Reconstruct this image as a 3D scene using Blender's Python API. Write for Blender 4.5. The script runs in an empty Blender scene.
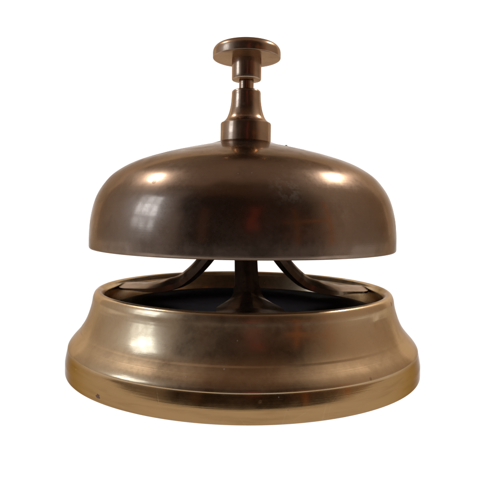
import bpy, bmesh, math, random
from mathutils import Vector, Matrix

R = math.radians
S = 0.00025                     # one drawing unit in metres (the bell is 8.5 cm wide)
EYE = 147.0                     # eye height above the table, drawing units
DIST = 540.0                    # eye to bell axis, drawing units
sc = bpy.context.scene
rng = random.Random(7)

# ------------------------------------------------------------------ camera
cam = bpy.data.cameras.new('camera')
cam.sensor_width = 36.0
cam.lens = 36.0 * 540.0 / 500.0
cam.shift_x = 0.0108
cam.shift_y = -0.076
cam.clip_start = 0.005
cam.clip_end = 50.0
co = bpy.data.objects.new('camera', cam)
sc.collection.objects.link(co)
co.matrix_world = (Matrix.Translation((0, -DIST * S, EYE * S)) @ Matrix.Rotation(R(90), 4, 'X')
                   @ Matrix.Rotation(R(0.8), 4, 'Z'))
sc.camera = co

sc.view_settings.view_transform = 'Standard'
sc.view_settings.look = 'None'
sc.view_settings.exposure = 0.0
sc.view_settings.gamma = 1.0

# ------------------------------------------------------------------ the dim room around (world)
world = bpy.data.worlds.new('World')
sc.world = world
world.use_nodes = True


class N:
    """small helper to wire shader nodes"""
    def __init__(self, tree):
        self.t = tree
        tree.nodes.clear()

    def node(self, kind, **kw):
        n = self.t.nodes.new(kind)
        for k, v in kw.items():
            setattr(n, k, v)
        return n

    def put(self, sock, v):
        if hasattr(v, 'links') or isinstance(v, bpy.types.NodeSocket):
            self.t.links.new(v, sock)
        else:
            sock.default_value = v

    def math(self, op, a, b=0.0, c=0.0, clamp=False):
        n = self.node('ShaderNodeMath', operation=op, use_clamp=clamp)
        self.put(n.inputs[0], a); self.put(n.inputs[1], b); self.put(n.inputs[2], c)
        return n.outputs[0]

    def step(self, v, lo, hi):
        n = self.node('ShaderNodeMapRange', interpolation_type='SMOOTHSTEP')
        self.put(n.inputs['Value'], v)
        n.inputs['From Min'].default_value = lo
        n.inputs['From Max'].default_value = hi
        return n.outputs[0]

    def lerp(self, v, a, b):
        n = self.node('ShaderNodeMapRange')
        self.put(n.inputs['Value'], v)
        n.inputs['To Min'].default_value = a
        n.inputs['To Max'].default_value = b
        return n.outputs[0]

    def mix(self, f, a, b, mode='MIX'):
        n = self.node('ShaderNodeMix', data_type='RGBA', blend_type=mode)
        self.put(n.inputs[0], f)
        for s, v in ((n.inputs[6], a), (n.inputs[7], b)):
            self.put(s, v if not isinstance(v, tuple) or len(v) == 4 else (*v, 1))
        return n.outputs[2]

    def noise(self, vec, scale, detail=4.0, rough=0.55, dist=0.0):
        n = self.node('ShaderNodeTexNoise')
        self.put(n.inputs['Vector'], vec)
        n.inputs['Scale'].default_value = scale
        n.inputs['Detail'].default_value = detail
        n.inputs['Roughness'].default_value = rough
        n.inputs['Distortion'].default_value = dist
        return n.outputs['Fac']

    def mapping(self, vec, scale=(1, 1, 1), loc=(0, 0, 0)):
        n = self.node('ShaderNodeMapping')
        self.put(n.inputs['Vector'], vec)
        n.inputs['Scale'].default_value = scale
        n.inputs['Location'].default_value = loc
        return n.outputs[0]


w = N(world.node_tree)
tc = w.node('ShaderNodeTexCoord')
sep = w.node('ShaderNodeSeparateXYZ')
w.put(sep.inputs[0], tc.outputs['Generated'])
wx, wy, wz = sep.outputs
# azimuth: 0 towards the photographer, positive to the right; elevation above the table
az = w.math('DEGREES', w.math('ARCTAN2', wx, w.math('MULTIPLY', wy, -1.0)))
el = w.math('DEGREES', w.math('ARCSINE', wz))
wob = w.math('MULTIPLY', w.math('SUBTRACT', w.noise(tc.outputs['Generated'], 3.0, 3.0), 0.5), 26.0)
azw = w.math('ADD', az, wob)
elw = w.math('ADD', el, wob)
room = (0.033, 0.021, 0.016, 1)
# what hangs and stands about the room: (az from, to, el from, to, softness, colour)
ROOM = [
    (60, 165, -8, 62, 34, (0.52, 0.40, 0.30), True),      # lit wooden wall on the right
    (-170, -78, -8, 60, 30, (0.62, 0.55, 0.49), True),   # plaster wall beside the window
    (-80, -45, -4, 48, 12, (0.32, 0.27, 0.24), True),      # window reveal
    (-180, 180, 56, 95, 24, (0.36, 0.25, 0.18), True),     # ceiling
    (-40, 40, 42, 70, 14, (0.11, 0.06, 0.035), True),       # ceiling lit above the photographer
    (28, 66, 13, 15.5, 1.2, (0.4, 0.15, 0.05), False),     # shelf edges
    (28, 66, 4, 5.5, 1.2, (0.2, 0.07, 0.03), False),
    (36, 39, -3, 26, 1.4, (0.32, 0.115, 0.036), False),       # door posts
    (62, 65, -3, 30, 1.4, (0.5, 0.19, 0.06), False),
    (7, 15, 10, 30, 3, (0.30, 0.06, 0.035), True),           # the photographer's red sleeve
    (-30, -24, 0, 26, 3, (0.12, 0.06, 0.035), False),
]
acc = room
for a0, a1, e0, e1, s, colr, wobble in ROOM:
    A, E = (azw, elw) if wobble else (az, el)
    h = s / 2
    m = w.step(A, a0 - h, a0 + h) if a0 > -179 else 1.0
    if a1 < 179:
        m = w.math('MULTIPLY', m, w.math('SUBTRACT', 1.0, w.step(A, a1 - h, a1 + h)))
    m = w.math('MULTIPLY', m, w.step(E, e0 - h, e0 + h))
    if e1 < 90:
        m = w.math('MULTIPLY', m, w.math('SUBTRACT', 1.0, w.step(E, e1 - h, e1 + h)))
    acc = w.mix(m, acc, (*colr, 1))
bg = w.node('ShaderNodeBackground')
w.put(bg.inputs['Color'], acc)
bg.inputs['Strength'].default_value = 1.0
wo = w.node('ShaderNodeOutputWorld')
w.put(wo.inputs[0], bg.outputs[0])

# ------------------------------------------------------------------ lamps
CENTRE = Vector((0, 0, 120 * S))


def lamp(name, az_, el_, dist, size, size_y, radiance, colour, shape='RECTANGLE', aim=None):
    d = Vector((math.sin(R(az_)) * math.cos(R(el_)), -math.cos(R(az_)) * math.cos(R(el_)), math.sin(R(el_))))
    l = bpy.data.lights.new(name, 'AREA')
    l.shape = shape
    l.size = size
    l.size_y = size_y
    area = size * size_y * (math.pi / 4 if shape in ('DISK', 'ELLIPSE') else 1)
    l.energy = radiance * area * math.pi
    l.color = colour
    o = bpy.data.objects.new(name, l)
    o.location = CENTRE + d * dist
    o.rotation_euler = (-d).to_track_quat('-Z', 'Y').to_euler()
    sc.collection.objects.link(o)
    return o


# the window on the left: cool panes between glazing bars
for i, a in enumerate((-80, -73, -66)):
    for j, e in enumerate((9, 19, 28)):
        lamp('window_pane_light', a, e, 1.2, 0.105, 0.17, (6, 11, 6)[j] * (0.7, 1.0, 0.8)[i], (0.60, 0.78, 1.0))
# two warm room lamps
lamp('warm_lamp_light', -104, 49, 1.0, 0.15, 0.15, 62.0, (1.0, 0.94, 0.87), 'DISK')
lamp('warm_lamp_light', 115, 48, 1.0, 0.12, 0.12, 155.0, (1.0, 0.95, 0.89), 'DISK')

# unseen lamps added behind the translucent sheet, keeping it white and shadowless
FRONT, BACK, HALF, RISE, CURVE = -330 * S, 1900 * S, 2250 * S, 1500 * S, 400 * S


def sheet_lamp(name, loc, rot, sx, sy, radiance):
    l = bpy.data.lights.new(name, 'AREA')
    l.shape = 'RECTANGLE'
    l.size, l.size_y = sx, sy
    l.energy = radiance * sx * sy * math.pi
    l.color = (1, 1, 1)
    o = bpy.data.objects.new(name, l)
    o.location = loc
    o.rotation_euler = rot
    sc.collection.objects.link(o)


SHEET = 1.10
sheet_lamp('added_backlight', (0, (FRONT + BACK) / 2, -0.08), (R(180), 0, 0), 2 * HALF + 0.5, BACK - FRONT + 0.6, SHEET)
sheet_lamp('added_backlight', (0, BACK + 0.10, RISE / 2), (R(-90), 0, 0), 2 * HALF + 0.4, RISE + 0.4, SHEET)

# ------------------------------------------------------------------ materials


def new_mat(name):
    m = bpy.data.materials.new(name)
    m.use_nodes = True
    return m, N(m.node_tree)


def brass(name, light, dark, stain, rough=(0.2, 0.42), patch=0.5, spots=0.5, seed=0.0, brush=0.06, polish=0.4, lip_tone=None, smears=()):
    """old brass: cloudy tarnish, lathe lines, fine scratches and dark specks"""
    m, n = new_mat(name)
    t = n.node('ShaderNodeTexCoord')
    ob = n.mapping(t.outputs['Object'], (1, 1, 1), (seed, seed * 0.7, seed * 0.3))
    uv = t.outputs['UV']                       # metres round the axis, metres along the profile
    cloud = n.noise(ob, 55, 5, 0.55, 0.6)
    cloud2 = n.noise(ob, 260, 5, 0.6, 0.3)
    fine = n.noise(ob, 1500, 3, 0.6)
    lines = n.noise(n.mapping(uv, (14, 2600, 1)), 1.0, 3, 0.6)
    lines2 = n.noise(n.mapping(uv, (90, 5200, 1), (3, 5, 0)), 1.0, 2, 0.6)
    c = n.mix(n.step(cloud, 0.30, 0.72), light, dark)
    c = n.mix(n.math('MULTIPLY', n.step(cloud2, 0.46, 0.82), patch), c, stain)
    c = n.mix(n.math('MULTIPLY', n.step(lines, 0.45, 0.75), 0.22), c, dark)
    if lip_tone:                                  # darker, more saturated tone with streaks round the foot lip
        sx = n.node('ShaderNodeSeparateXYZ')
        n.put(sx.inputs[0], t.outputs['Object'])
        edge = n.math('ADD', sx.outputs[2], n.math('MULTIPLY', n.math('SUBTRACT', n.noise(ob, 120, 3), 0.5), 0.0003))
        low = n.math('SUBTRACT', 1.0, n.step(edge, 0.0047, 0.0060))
        g = n.mix(n.math('MULTIPLY', n.step(n.noise(n.mapping(uv, (70, 700, 1)), 1.0, 5, 0.6, 0.3), 0.42, 0.8), 0.5), lip_tone, (lip_tone[0] * 0.52, lip_tone[1] * 0.44, lip_tone[2] * 0.4))
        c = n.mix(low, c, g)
    # specks
    v = n.node('ShaderNodeTexVoronoi', feature='F1')
    n.put(v.inputs['Vector'], ob)
    v.inputs['Scale'].default_value = 240
    v.inputs['Randomness'].default_value = 1.0
    sepc = n.node('ShaderNodeSeparateColor')
    n.put(sepc.inputs[0], v.outputs['Color'])
    few = n.step(sepc.outputs[0], 0.70, 0.78)
    size = n.lerp(sepc.outputs[1], 0.04, 0.15)
    spot = n.math('MULTIPLY', few, n.step(n.math('SUBTRACT', size, v.outputs['Distance']), 0.0, 0.03))
    spot = n.math('MULTIPLY', spot, spots)
    c = n.mix(spot, c, stain)
    # pale dust flecks
    v2 = n.node('ShaderNodeTexVoronoi', feature='F1')
    n.put(v2.inputs['Vector'], n.mapping(ob, (1, 1, 1), (0.31, 0.17, 0.53)))
    v2.inputs['Scale'].default_value = 420
    sp2 = n.node('ShaderNodeSeparateColor')
    n.put(sp2.inputs[0], v2.outputs['Color'])
    dust = n.math('MULTIPLY', n.step(sp2.outputs[0], 0.72, 0.76),
                  n.step(n.math('SUBTRACT', n.lerp(sp2.outputs[1], 0.01, 0.10), v2.outputs['Distance']), 0.0, 0.05))
    for (px, py, pz), rad, amt in smears:       # dull finger smears
        ds = n.node('ShaderNodeVectorMath', operation='DISTANCE')
        n.put(ds.inputs[0], t.outputs['Object'])
        ds.inputs[1].default_value = (px * S, py * S, pz * S)
        fall = n.math('SUBTRACT', 1.0, n.step(n.math('ADD', ds.outputs['Value'], n.math('MULTIPLY', n.math('SUBTRACT', cloud2, 0.5), 0.006)), rad * S * 0.2, rad * S * 1.3))
        fl = n.math('MULTIPLY', n.math('MULTIPLY', fall, n.step(n.noise(ob, 900, 4, 0.7), 0.42, 0.62)), amt)
        dust = n.math('MAXIMUM', dust, fl)
    # fine random scratches: thin lines of stretched noise at two slants
    scr = None
    for k, rz in enumerate((0.5, -0.9, 1.3)):
        mp = n.node('ShaderNodeMapping')
        turn = n.node('ShaderNodeMapping')
        n.put(turn.inputs['Vector'], uv)
        turn.inputs['Rotation'].default_value = (0, 0, rz)
        n.put(mp.inputs['Vector'], turn.outputs[0])
        mp.inputs['Scale'].default_value = (60, 2200, 1)
        mp.inputs['Location'].default_value = (seed + k * 3.1, k * 7.7, 0)
        s1 = n.step(n.noise(mp.outputs[0], 1.0, 1.0, 0.5), 0.71, 0.77)
        scr = s1 if scr is None else n.math('MAXIMUM', scr, s1)
    c = n.mix(n.math('MULTIPLY', scr, 0.07), c, light)
    rr = n.lerp(n.step(cloud, 0.32, 0.7), rough[0], rough[1])
    rr = n.math('ADD', rr, n.math('MULTIPLY', n.math('SUBTRACT', cloud2, 0.5), 0.12))
    rr = n.math('ADD', rr, n.math('MULTIPLY', spot, 0.3))
    rr = n.math('ADD', rr, n.math('MULTIPLY', n.math('SUBTRACT', fine, 0.5), 0.12), clamp=True)
    if lip_tone:
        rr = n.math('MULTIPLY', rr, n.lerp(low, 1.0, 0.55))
    hgt = n.math('ADD', n.math('MULTIPLY', lines, brush), n.math('MULTIPLY', lines2, brush * 0.6))
    hgt = n.math('ADD', hgt, n.math('MULTIPLY', fine, 0.012))
    hgt = n.math('ADD', hgt, n.math('MULTIPLY', cloud2, 0.035))
    hgt = n.math('SUBTRACT', hgt, n.math('MULTIPLY', spot, 0.03))
    hgt = n.math('SUBTRACT', hgt, n.math('MULTIPLY', scr, 0.012))
    b = n.node('ShaderNodeBump')
    b.inputs['Strength'].default_value = 0.5
    b.inputs['Distance'].default_value = 0.00022
    n.put(b.inputs['Height'], hgt)
    lobes = []
    for k in (0, 1):
        p = n.node('ShaderNodeBsdfPrincipled')
        n.put(p.inputs['Base Color'], c)
        p.inputs['Metallic'].default_value = 1.0
        p.inputs['Specular Tint'].default_value = (0.5, 0.41, 0.34, 1)
        n.put(p.inputs['Roughness'], rr if k == 0 else n.math('MULTIPLY', rr, polish))
        n.put(p.inputs['Normal'], b.outputs[0])
        lobes.append(p.outputs[0])
    mx = n.node('ShaderNodeMixShader')
    n.put(mx.inputs[0], n.lerp(n.step(cloud2, 0.35, 0.65), 0.5, 0.2))
    n.put(mx.inputs[1], lobes[0]); n.put(mx.inputs[2], lobes[1])
    df = n.node('ShaderNodeBsdfDiffuse')
    df.inputs['Color'].default_value = (0.42, 0.38, 0.33, 1)
    m2 = n.node('ShaderNodeMixShader')
    n.put(m2.inputs[0], n.math('MULTIPLY', dust, 0.55))
    n.put(m2.inputs[1], mx.outputs[0]); n.put(m2.inputs[2], df.outputs[0])
    mx = m2
    o = n.node('ShaderNodeOutputMaterial')
    n.put(o.inputs[0], mx.outputs[0])
    return m


M_dome = brass('dark_tarnished_brass', (0.245, 0.178, 0.136), (0.182, 0.13, 0.097), (0.13, 0.092, 0.07),
               (0.25, 0.38), 0.5, 0.4, 0.0, 0.03,
               smears=(((34, -132, 163), 15, 0.30), ((-58, -108, 172), 18, 0.22), ((70, -118, 150), 16, 0.15), ((-88, -112, 118), 12, 0.18)))
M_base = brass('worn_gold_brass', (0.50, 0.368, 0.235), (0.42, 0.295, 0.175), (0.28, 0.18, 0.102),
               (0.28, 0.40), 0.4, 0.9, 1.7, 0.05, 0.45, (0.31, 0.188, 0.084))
M_neck = brass('brown_brass', (0.36, 0.25, 0.178), (0.27, 0.182, 0.125), (0.16, 0.105, 0.07),
               (0.26, 0.38), 0.5, 0.4, 4.1, 0.05)
M_leg = brass('blackened_brass', (0.42, 0.335, 0.275), (0.28, 0.215, 0.17), (0.05, 0.035, 0.03),
              (0.22, 0.4), 0.5, 0.4, 6.3, 0.02)


def plain(name, col, rough, metal=0.0, spec=0.5):
    m, n = new_mat(name)
    t = n.node('ShaderNodeTexCoord')
    f = n.noise(t.outputs['Object'], 300, 4)
    p = n.node('ShaderNodeBsdfPrincipled')
    n.put(p.inputs['Base Color'], n.mix(f, tuple(x * 0.7 for x in col), tuple(x * 1.3 for x in col)))
    n.put(p.inputs['Roughness'], n.lerp(f, rough - 0.08, rough + 0.08))
    p.inputs['Metallic'].default_value = metal
    p.inputs['Specular IOR Level'].default_value = spec
    if metal == 1.0:
        p.inputs['Specular Tint'].default_value = (0.25, 0.245, 0.255, 1)
    o = n.node('ShaderNodeOutputMaterial')
    n.put(o.inputs[0], p.outputs[0])
    return m


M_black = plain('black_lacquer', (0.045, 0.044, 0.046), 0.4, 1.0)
M_rust = plain('dark_corrosion', (0.10, 0.045, 0.025), 0.55, 0.6)

M_sheet, n = new_mat('white_translucent_acrylic')
t = n.node('ShaderNodeTexCoord')
f = n.noise(t.outputs['Object'], 40, 3)
tr = n.node('ShaderNodeBsdfTranslucent')
n.put(tr.inputs['Color'], n.mix(f, (0.93, 0.93, 0.93), (0.95, 0.95, 0.95)))
o = n.node('ShaderNodeOutputMaterial')
n.put(o.inputs[0], tr.outputs[0])

# ------------------------------------------------------------------ mesh helpers


def link(name, me, mat, parent=None, smooth=True):
    o = bpy.data.objects.new(name, me)
    me.materials.append(mat)
    if smooth:
        for p in me.polygons:
            p.use_smooth = True
    sc.collection.objects.link(o)
    if parent:
        o.parent = parent
    return o


def spline(pts, k=8):
    p = [Vector(q) for q in pts]
    p = [p[0] * 2 - p[1]] + p + [p[-1] * 2 - p[-2]]
    out = []
    for i in range(1, len(p) - 2):
        a, b, c, d = p[i - 1:i + 3]
        for j in range(k):
            t_ = j / k
            out.append(0.5 * (b * 2 + (c - a) * t_ + (a * 2 - b * 5 + c * 4 - d) * t_ ** 2
                              + (b * 3 - a - c * 3 + d) * t_ ** 3))
    out.append(p[-2])
    return out


def lathe(name, prof, mat, parent, seg=192, warp=None, sharp=32):
    """prof: (radius, depth below eye level) in drawing units, revolved about the bell's axis"""
    bm = bmesh.new()
    uvl = bm.loops.layers.uv.new('UVMap')
    rows, vs = [], [0.0]
    for i, (r, h) in enumerate(prof):
        if i:
            vs.append(vs[-1] + math.hypot(r - prof[i - 1][0], h - prof[i - 1][1]) * S)
        z = (EYE - h) * S
        if r < 1e-6:
            rows.append([bm.verts.new((0, 0, z))])
        else:
            row = []
            for k in range(seg):
                a = 2 * math.pi * k / seg + math.pi / 2        # seam at the back
                rr = r + (warp(a, r, h) if warp else 0.0)
                row.append(bm.verts.new((rr * S * math.cos(a), rr * S * math.sin(a), z)))
            rows.append(row)
    for i in range(len(rows) - 1):
        a, b = rows[i], rows[i + 1]
        for k in range(seg):
            k2 = (k + 1) % seg
            idx = [(a, i, k), (a, i, k2), (b, i + 1, k2), (b, i + 1, k)]
            q, us = [], []
            for row, ri, kk in idx:
                v = row[kk if len(row) > 1 else 0]
                if v in q:
                    continue
                q.append(v)
                u = k + (1 if kk == k2 else 0)
                us.append((u / seg * 2 * math.pi * max(prof[i][0], 10) * S, vs[ri]))
            if len(q) < 3:
                continue
            f_ = bm.faces.new(q)
            for lp, uvv in zip(f_.loops, us):
                lp[uvl].uv = uvv
    bmesh.ops.recalc_face_normals(bm, faces=bm.faces)
    bm.normal_update()
    for e in bm.edges:
        if len(e.link_faces) == 2 and e.calc_face_angle(0) > R(sharp):
            e.smooth = False
    me = bpy.data.meshes.new(name)
    bm.to_mesh(me)
    bm.free()
    return link(name, me, mat, parent)


def P(pts, k=8):
    return [(q[0], q[1]) for q in spline([(a, b, 0) for a, b in pts], k)]


# ------------------------------------------------------------------ table and backdrop: one white sweep
bm = bmesh.new()
path = [(FRONT, 0.0), (-0.05, 0.0), (0.05, 0.0), (BACK - CURVE - 0.2, 0.0), (BACK - CURVE, 0.0)]
for i in range(1, 13):
    a = R(90) * i / 12
    path.append((BACK - CURVE + CURVE * math.sin(a), CURVE - CURVE * math.cos(a)))
path.append((BACK, RISE))
rows = [[bm.verts.new((x, y, z)) for x in (-HALF, -0.1, 0.1, HALF)] for y, z in path]
for a, b in zip(rows[:-1], rows[1:]):
    for k in range(3):
        bm.faces.new((a[k], a[k + 1], b[k + 1], b[k]))
bmesh.ops.recalc_face_normals(bm, faces=bm.faces)
me = bpy.data.meshes.new('backdrop')
bm.to_mesh(me)
bm.free()
sweep = link('backdrop', me, M_sheet)
sweep['kind'] = 'structure'
sweep['label'] = 'plain seamless white surface and background around the bell'

# ------------------------------------------------------------------ the bell
bell = bpy.data.objects.new('service_bell', None)
sc.collection.objects.link(bell)
bell['label'] = 'old tarnished brass counter bell with a press button, on a plain white ground'
bell['category'] = 'service bell'

# base: inside wall up, over the rolled rim, down the flare, round the foot lip
inner = [(131, 113), (131, 106), (131.6, 99), (132.6, 92), (133.8, 86), (134.6, 82)]
outer = [(135.2, 79), (137, 76), (140, 74.6), (143, 76), (144.8, 80), (145.6, 85), (146.9, 91), (149.1, 98),
         (152.4, 105.6), (156.4, 111.4), (160.8, 116.4), (164.2, 120.2), (166.3, 123.4), (166.9, 125.0), (166.95, 126.0), (167.5, 128.6),
         (168.2, 132.2), (168.75, 135.4), (169, 137.2)]
lip = [(169, 137.8), (169, 145.7), (168.7, 146.5), (167.9, 146.8), (161, 146.85)]


def base_warp(a, r, h):
    d = 0.0
    if 110 < h < 148 and r > 150:
        d += 0.25 * math.sin(3 * a + 1) + 0.15 * math.sin(7 * a)
    # a small dent on the right of the flare just under the rim
    da = (a - 2 * math.pi - R(-41.5) + math.pi) % (2 * math.pi) - math.pi
    if r > 140:
        d -= 0.8 * math.exp(-(da / 0.022) ** 2 - ((h - 89) / 4.0) ** 2)
    return d


flare = P(inner + outer, 8)
for _ in range(25):                      # even out the sweep of the flare
    flare = [flare[0]] + [((a[0] + 2 * b[0] + c[0]) / 4, (a[1] + 2 * b[1] + c[1]) / 4) if b[0] > 146 and 88 < b[1] < 122.5 else b
                          for a, b, c in zip(flare, flare[1:], flare[2:])] + [flare[-1]]
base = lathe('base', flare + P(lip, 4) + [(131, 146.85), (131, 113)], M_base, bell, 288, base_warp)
lathe('floor_plate', [(0, 93.8), (124, 93.8), (131.4, 94.1), (132.5, 94.5), (131.4, 97), (0, 97)], M_black, base, 128)
lathe('base_shade_disc', [(0, 145.8), (165.6, 145.8), (166.4, 146.2), (166.4, 147), (0, 147)], M_black, base, 128)  # black disc added to stand in for the shade line under the lip

# dome
dome_out = [(25, -70.0), (31, -68.0), (38, -65.8), (59, -61.0), (83, -54.6), (107, -46.2), (124.5, -36), (134.5, -25.5),
            (142, -12.5), (146.4, 4), (148, 20), (148.1, 33)]
dome_in = [(144.6, 33.4), (144.3, 20), (142.6, 5), (138, -11), (130.5, -22.5), (120, -31), (104, -39.6), (82, -47.4), (59, -53.6), (6, -60)]


def dome_warp(a, r, h):
    return 0.18 * math.sin(2 * a + 0.6) + 0.1 * math.sin(5 * a) if r > 90 else 0.0


dome_prof = [(6, -70.6), (16, -70.5)] + P(dome_out, 9) + [(147.9, 34.4), (147.2, 35.2), (146.0, 35.4), (145.0, 34.8)] + P(dome_in, 6) + [(6, -70.6)]
dome = lathe('dome', dome_prof, M_dome, bell, 288, dome_warp)
dome.location.x = -1.4 * S          # it sits a little off its post

# little stud on the shoulder of the dome
bm = bmesh.new()
bmesh.ops.create_uvsphere(bm, u_segments=16, v_segments=8, radius=1.9 * S)
bmesh.ops.scale(bm, verts=bm.verts, vec=(1.1, 1.1, 1.0))
bmesh.ops.translate(bm, verts=bm.verts, vec=(42 * S, -2 * S, (EYE + 65.6) * S))
me = bpy.data.meshes.new('stud')
bm.to_mesh(me); bm.free()
link('stud', me, M_leg, dome)

# neck housing: cup and concave cone
neck_prof = [(0, -64), (24.6, -64), (25.2, -64.6)] + [(25.2, -72), (25.2, -87.2), (24.7, -88.4), (23.6, -88.9)] + \
    P([(23.2, -89.1), (20.6, -91.5), (18.4, -95), (16.4, -101), (15.2, -107.5), (14.6, -114), (14.5, -118.6)], 8) + \
    [(14.2, -120.2), (13.2, -121.2), (11.5, -121.6), (7.9, -121.6), (7.9, -118), (0, -118)]
neck = lathe('neck', neck_prof, M_neck, bell, 128, None, 40)

# push button with its collar and plunger rod
btn_prof = [(0, -131.4), (13.2, -131.4), (14.2, -131.7), (14.7, -132.6), (14.7, -136), (14.7, -152.0)] + \
    [(24, -152.3), (30.5, -152.7)] + P([(33.0, -152.8), (33.7, -153.2), (33.9, -154.2), (33.9, -158.6), (33.2, -161.6), (30.9, -164.6),
     (27, -166.4), (22, -167.1)], 5) + [(12, -167.8), (0, -168)]
button = lathe('push_button', btn_prof, M_neck, bell, 128, None, 40)
lathe('plunger_rod', [(0, -110), (7.4, -110), (7.4, -131.0), (7.0, -131.39), (0, -131.39)], M_neck, button, 64)

# three-legged bracket that carries the dome
bracket = lathe('bracket', [(0, 30), (8, 30), (8.6, 29), (8.6, -20), (7, -58), (5.9, -59), (5.9, -66), (0, -66)], M_leg, bell, 48)


def leg_mesh():
    ctr = spline([(8, 6, 0), (15, 12, 0), (24, 23, 0), (34, 38, 0), (45, 52, 0), (57, 64, 0), (70, 73, 0), (86, 77.2, 0),
                  (104, 78.6, 0), (120, 79.2, 0), (134.0, 79.6, 0)], 8)
    nP = len(ctr)
    bm = bmesh.new()
    uvl = bm.loops.layers.uv.new('UVMap')
    rows = []
    run = 0
    for i, c in enumerate(ctr):
        tan = (ctr[min(i + 1, nP - 1)] - ctr[max(i - 1, 0)]).normalized()
        nrm = Vector((tan.y, -tan.x, 0))                # upward/outward side in (r, h) space
        r = c.x
        # half width: waisted strap that fans out into a rounded foot
        wd = 11.8 - 1.2 * math.sin(min(r / 80, 1) * math.pi)
        if r > 60:
            wd = 11.8 + 15.5 * (0.5 - 0.5 * math.cos(min((r - 60) / 40, 1) * math.pi))
        if r > 116:
            wd *= math.sqrt(max(0.12, 1 - ((r - 116) / 20.0) ** 2))
        th = 6.6 if r < 80 else 6.6 - 4.0 * min((r - 80) / 30, 1)
        # roof-shaped section with a rounded ridge
        sec = [(-1, -0.9), (-1, -0.1), (-0.55, 0.45), (-0.12, 0.95), (0.12, 0.95), (0.55, 0.45), (1, -0.1), (1, -0.9), (0.4, -1), (-0.4, -1)]
        row = []
        for a, b in sec:
            p = c + nrm * (b * th)
            row.append(bm.verts.new((a * wd * S, -p.x * S, (EYE - p.y) * S)))
        rows.append(row)
    m_ = len(rows[0])
    for i in range(nP - 1):
        for k in range(m_):
            f_ = bm.faces.new((rows[i][k], rows[i][(k + 1) % m_], rows[i + 1][(k + 1) % m_], rows[i + 1][k]))
            for lp, (kk, ii) in zip(f_.loops, ((k, i), (k + 1, i), (k + 1, i + 1), (k, i + 1))):
                lp[uvl].uv = (ii * 0.0005, kk * 0.0006)
    bm.faces.new(rows[0]); bm.faces.new(rows[-1])
    bmesh.ops.recalc_face_normals(bm, faces=bm.faces)
    for e in bm.edges:
        if len(e.link_faces) == 2 and e.calc_face_angle(0) > R(42):
            e.smooth = False
    me = bpy.data.meshes.new('leg')
    bm.to_mesh(me); bm.free()
    return me


lm = leg_mesh()
for k, a in enumerate((3, 108, -108)):
    if k == 0:
        o = link('leg', lm, M_leg, bracket)
        first = o
    else:
        o = first.copy()
        sc.collection.objects.link(o)
        o.parent = bracket
    o.rotation_euler = (0, 0, R(a))

# corrosion flecks near the foot of the base
def fleck(az_, h, r, sx, sz, seed):
    g = random.Random(seed)
    bm = bmesh.new()
    pts = []
    for i in range(14):
        a = 2 * math.pi * i / 14
        q = 0.7 + 0.5 * g.random()
        pts.append((math.cos(a) * sx * q, math.sin(a) * sz * q))
    cv = None
    vs = []
    for u, v in pts:
        ang = R(az_) + u / r
        vs.append(bm.verts.new(((r + 0.12) * S * math.sin(ang), -(r + 0.12) * S * math.cos(ang), (EYE - h - v) * S)))
    cv = bm.verts.new(((r + 0.35) * S * math.sin(R(az_)), -(r + 0.35) * S * math.cos(R(az_)), (EYE - h) * S))
    for i in range(14):
        bm.faces.new((cv, vs[i], vs[(i + 1) % 14]))
    bmesh.ops.recalc_face_normals(bm, faces=bm.faces)
    me = bpy.data.meshes.new('rust_spot')
    bm.to_mesh(me); bm.free()
    return link('rust_spot', me, M_rust, base)


fleck(-40.5, 142, 169, 3.6, 2.0, 1)

sc.cycles.use_denoising = True
sc.cycles.max_bounces = 10
sc.cycles.glossy_bounces = 6
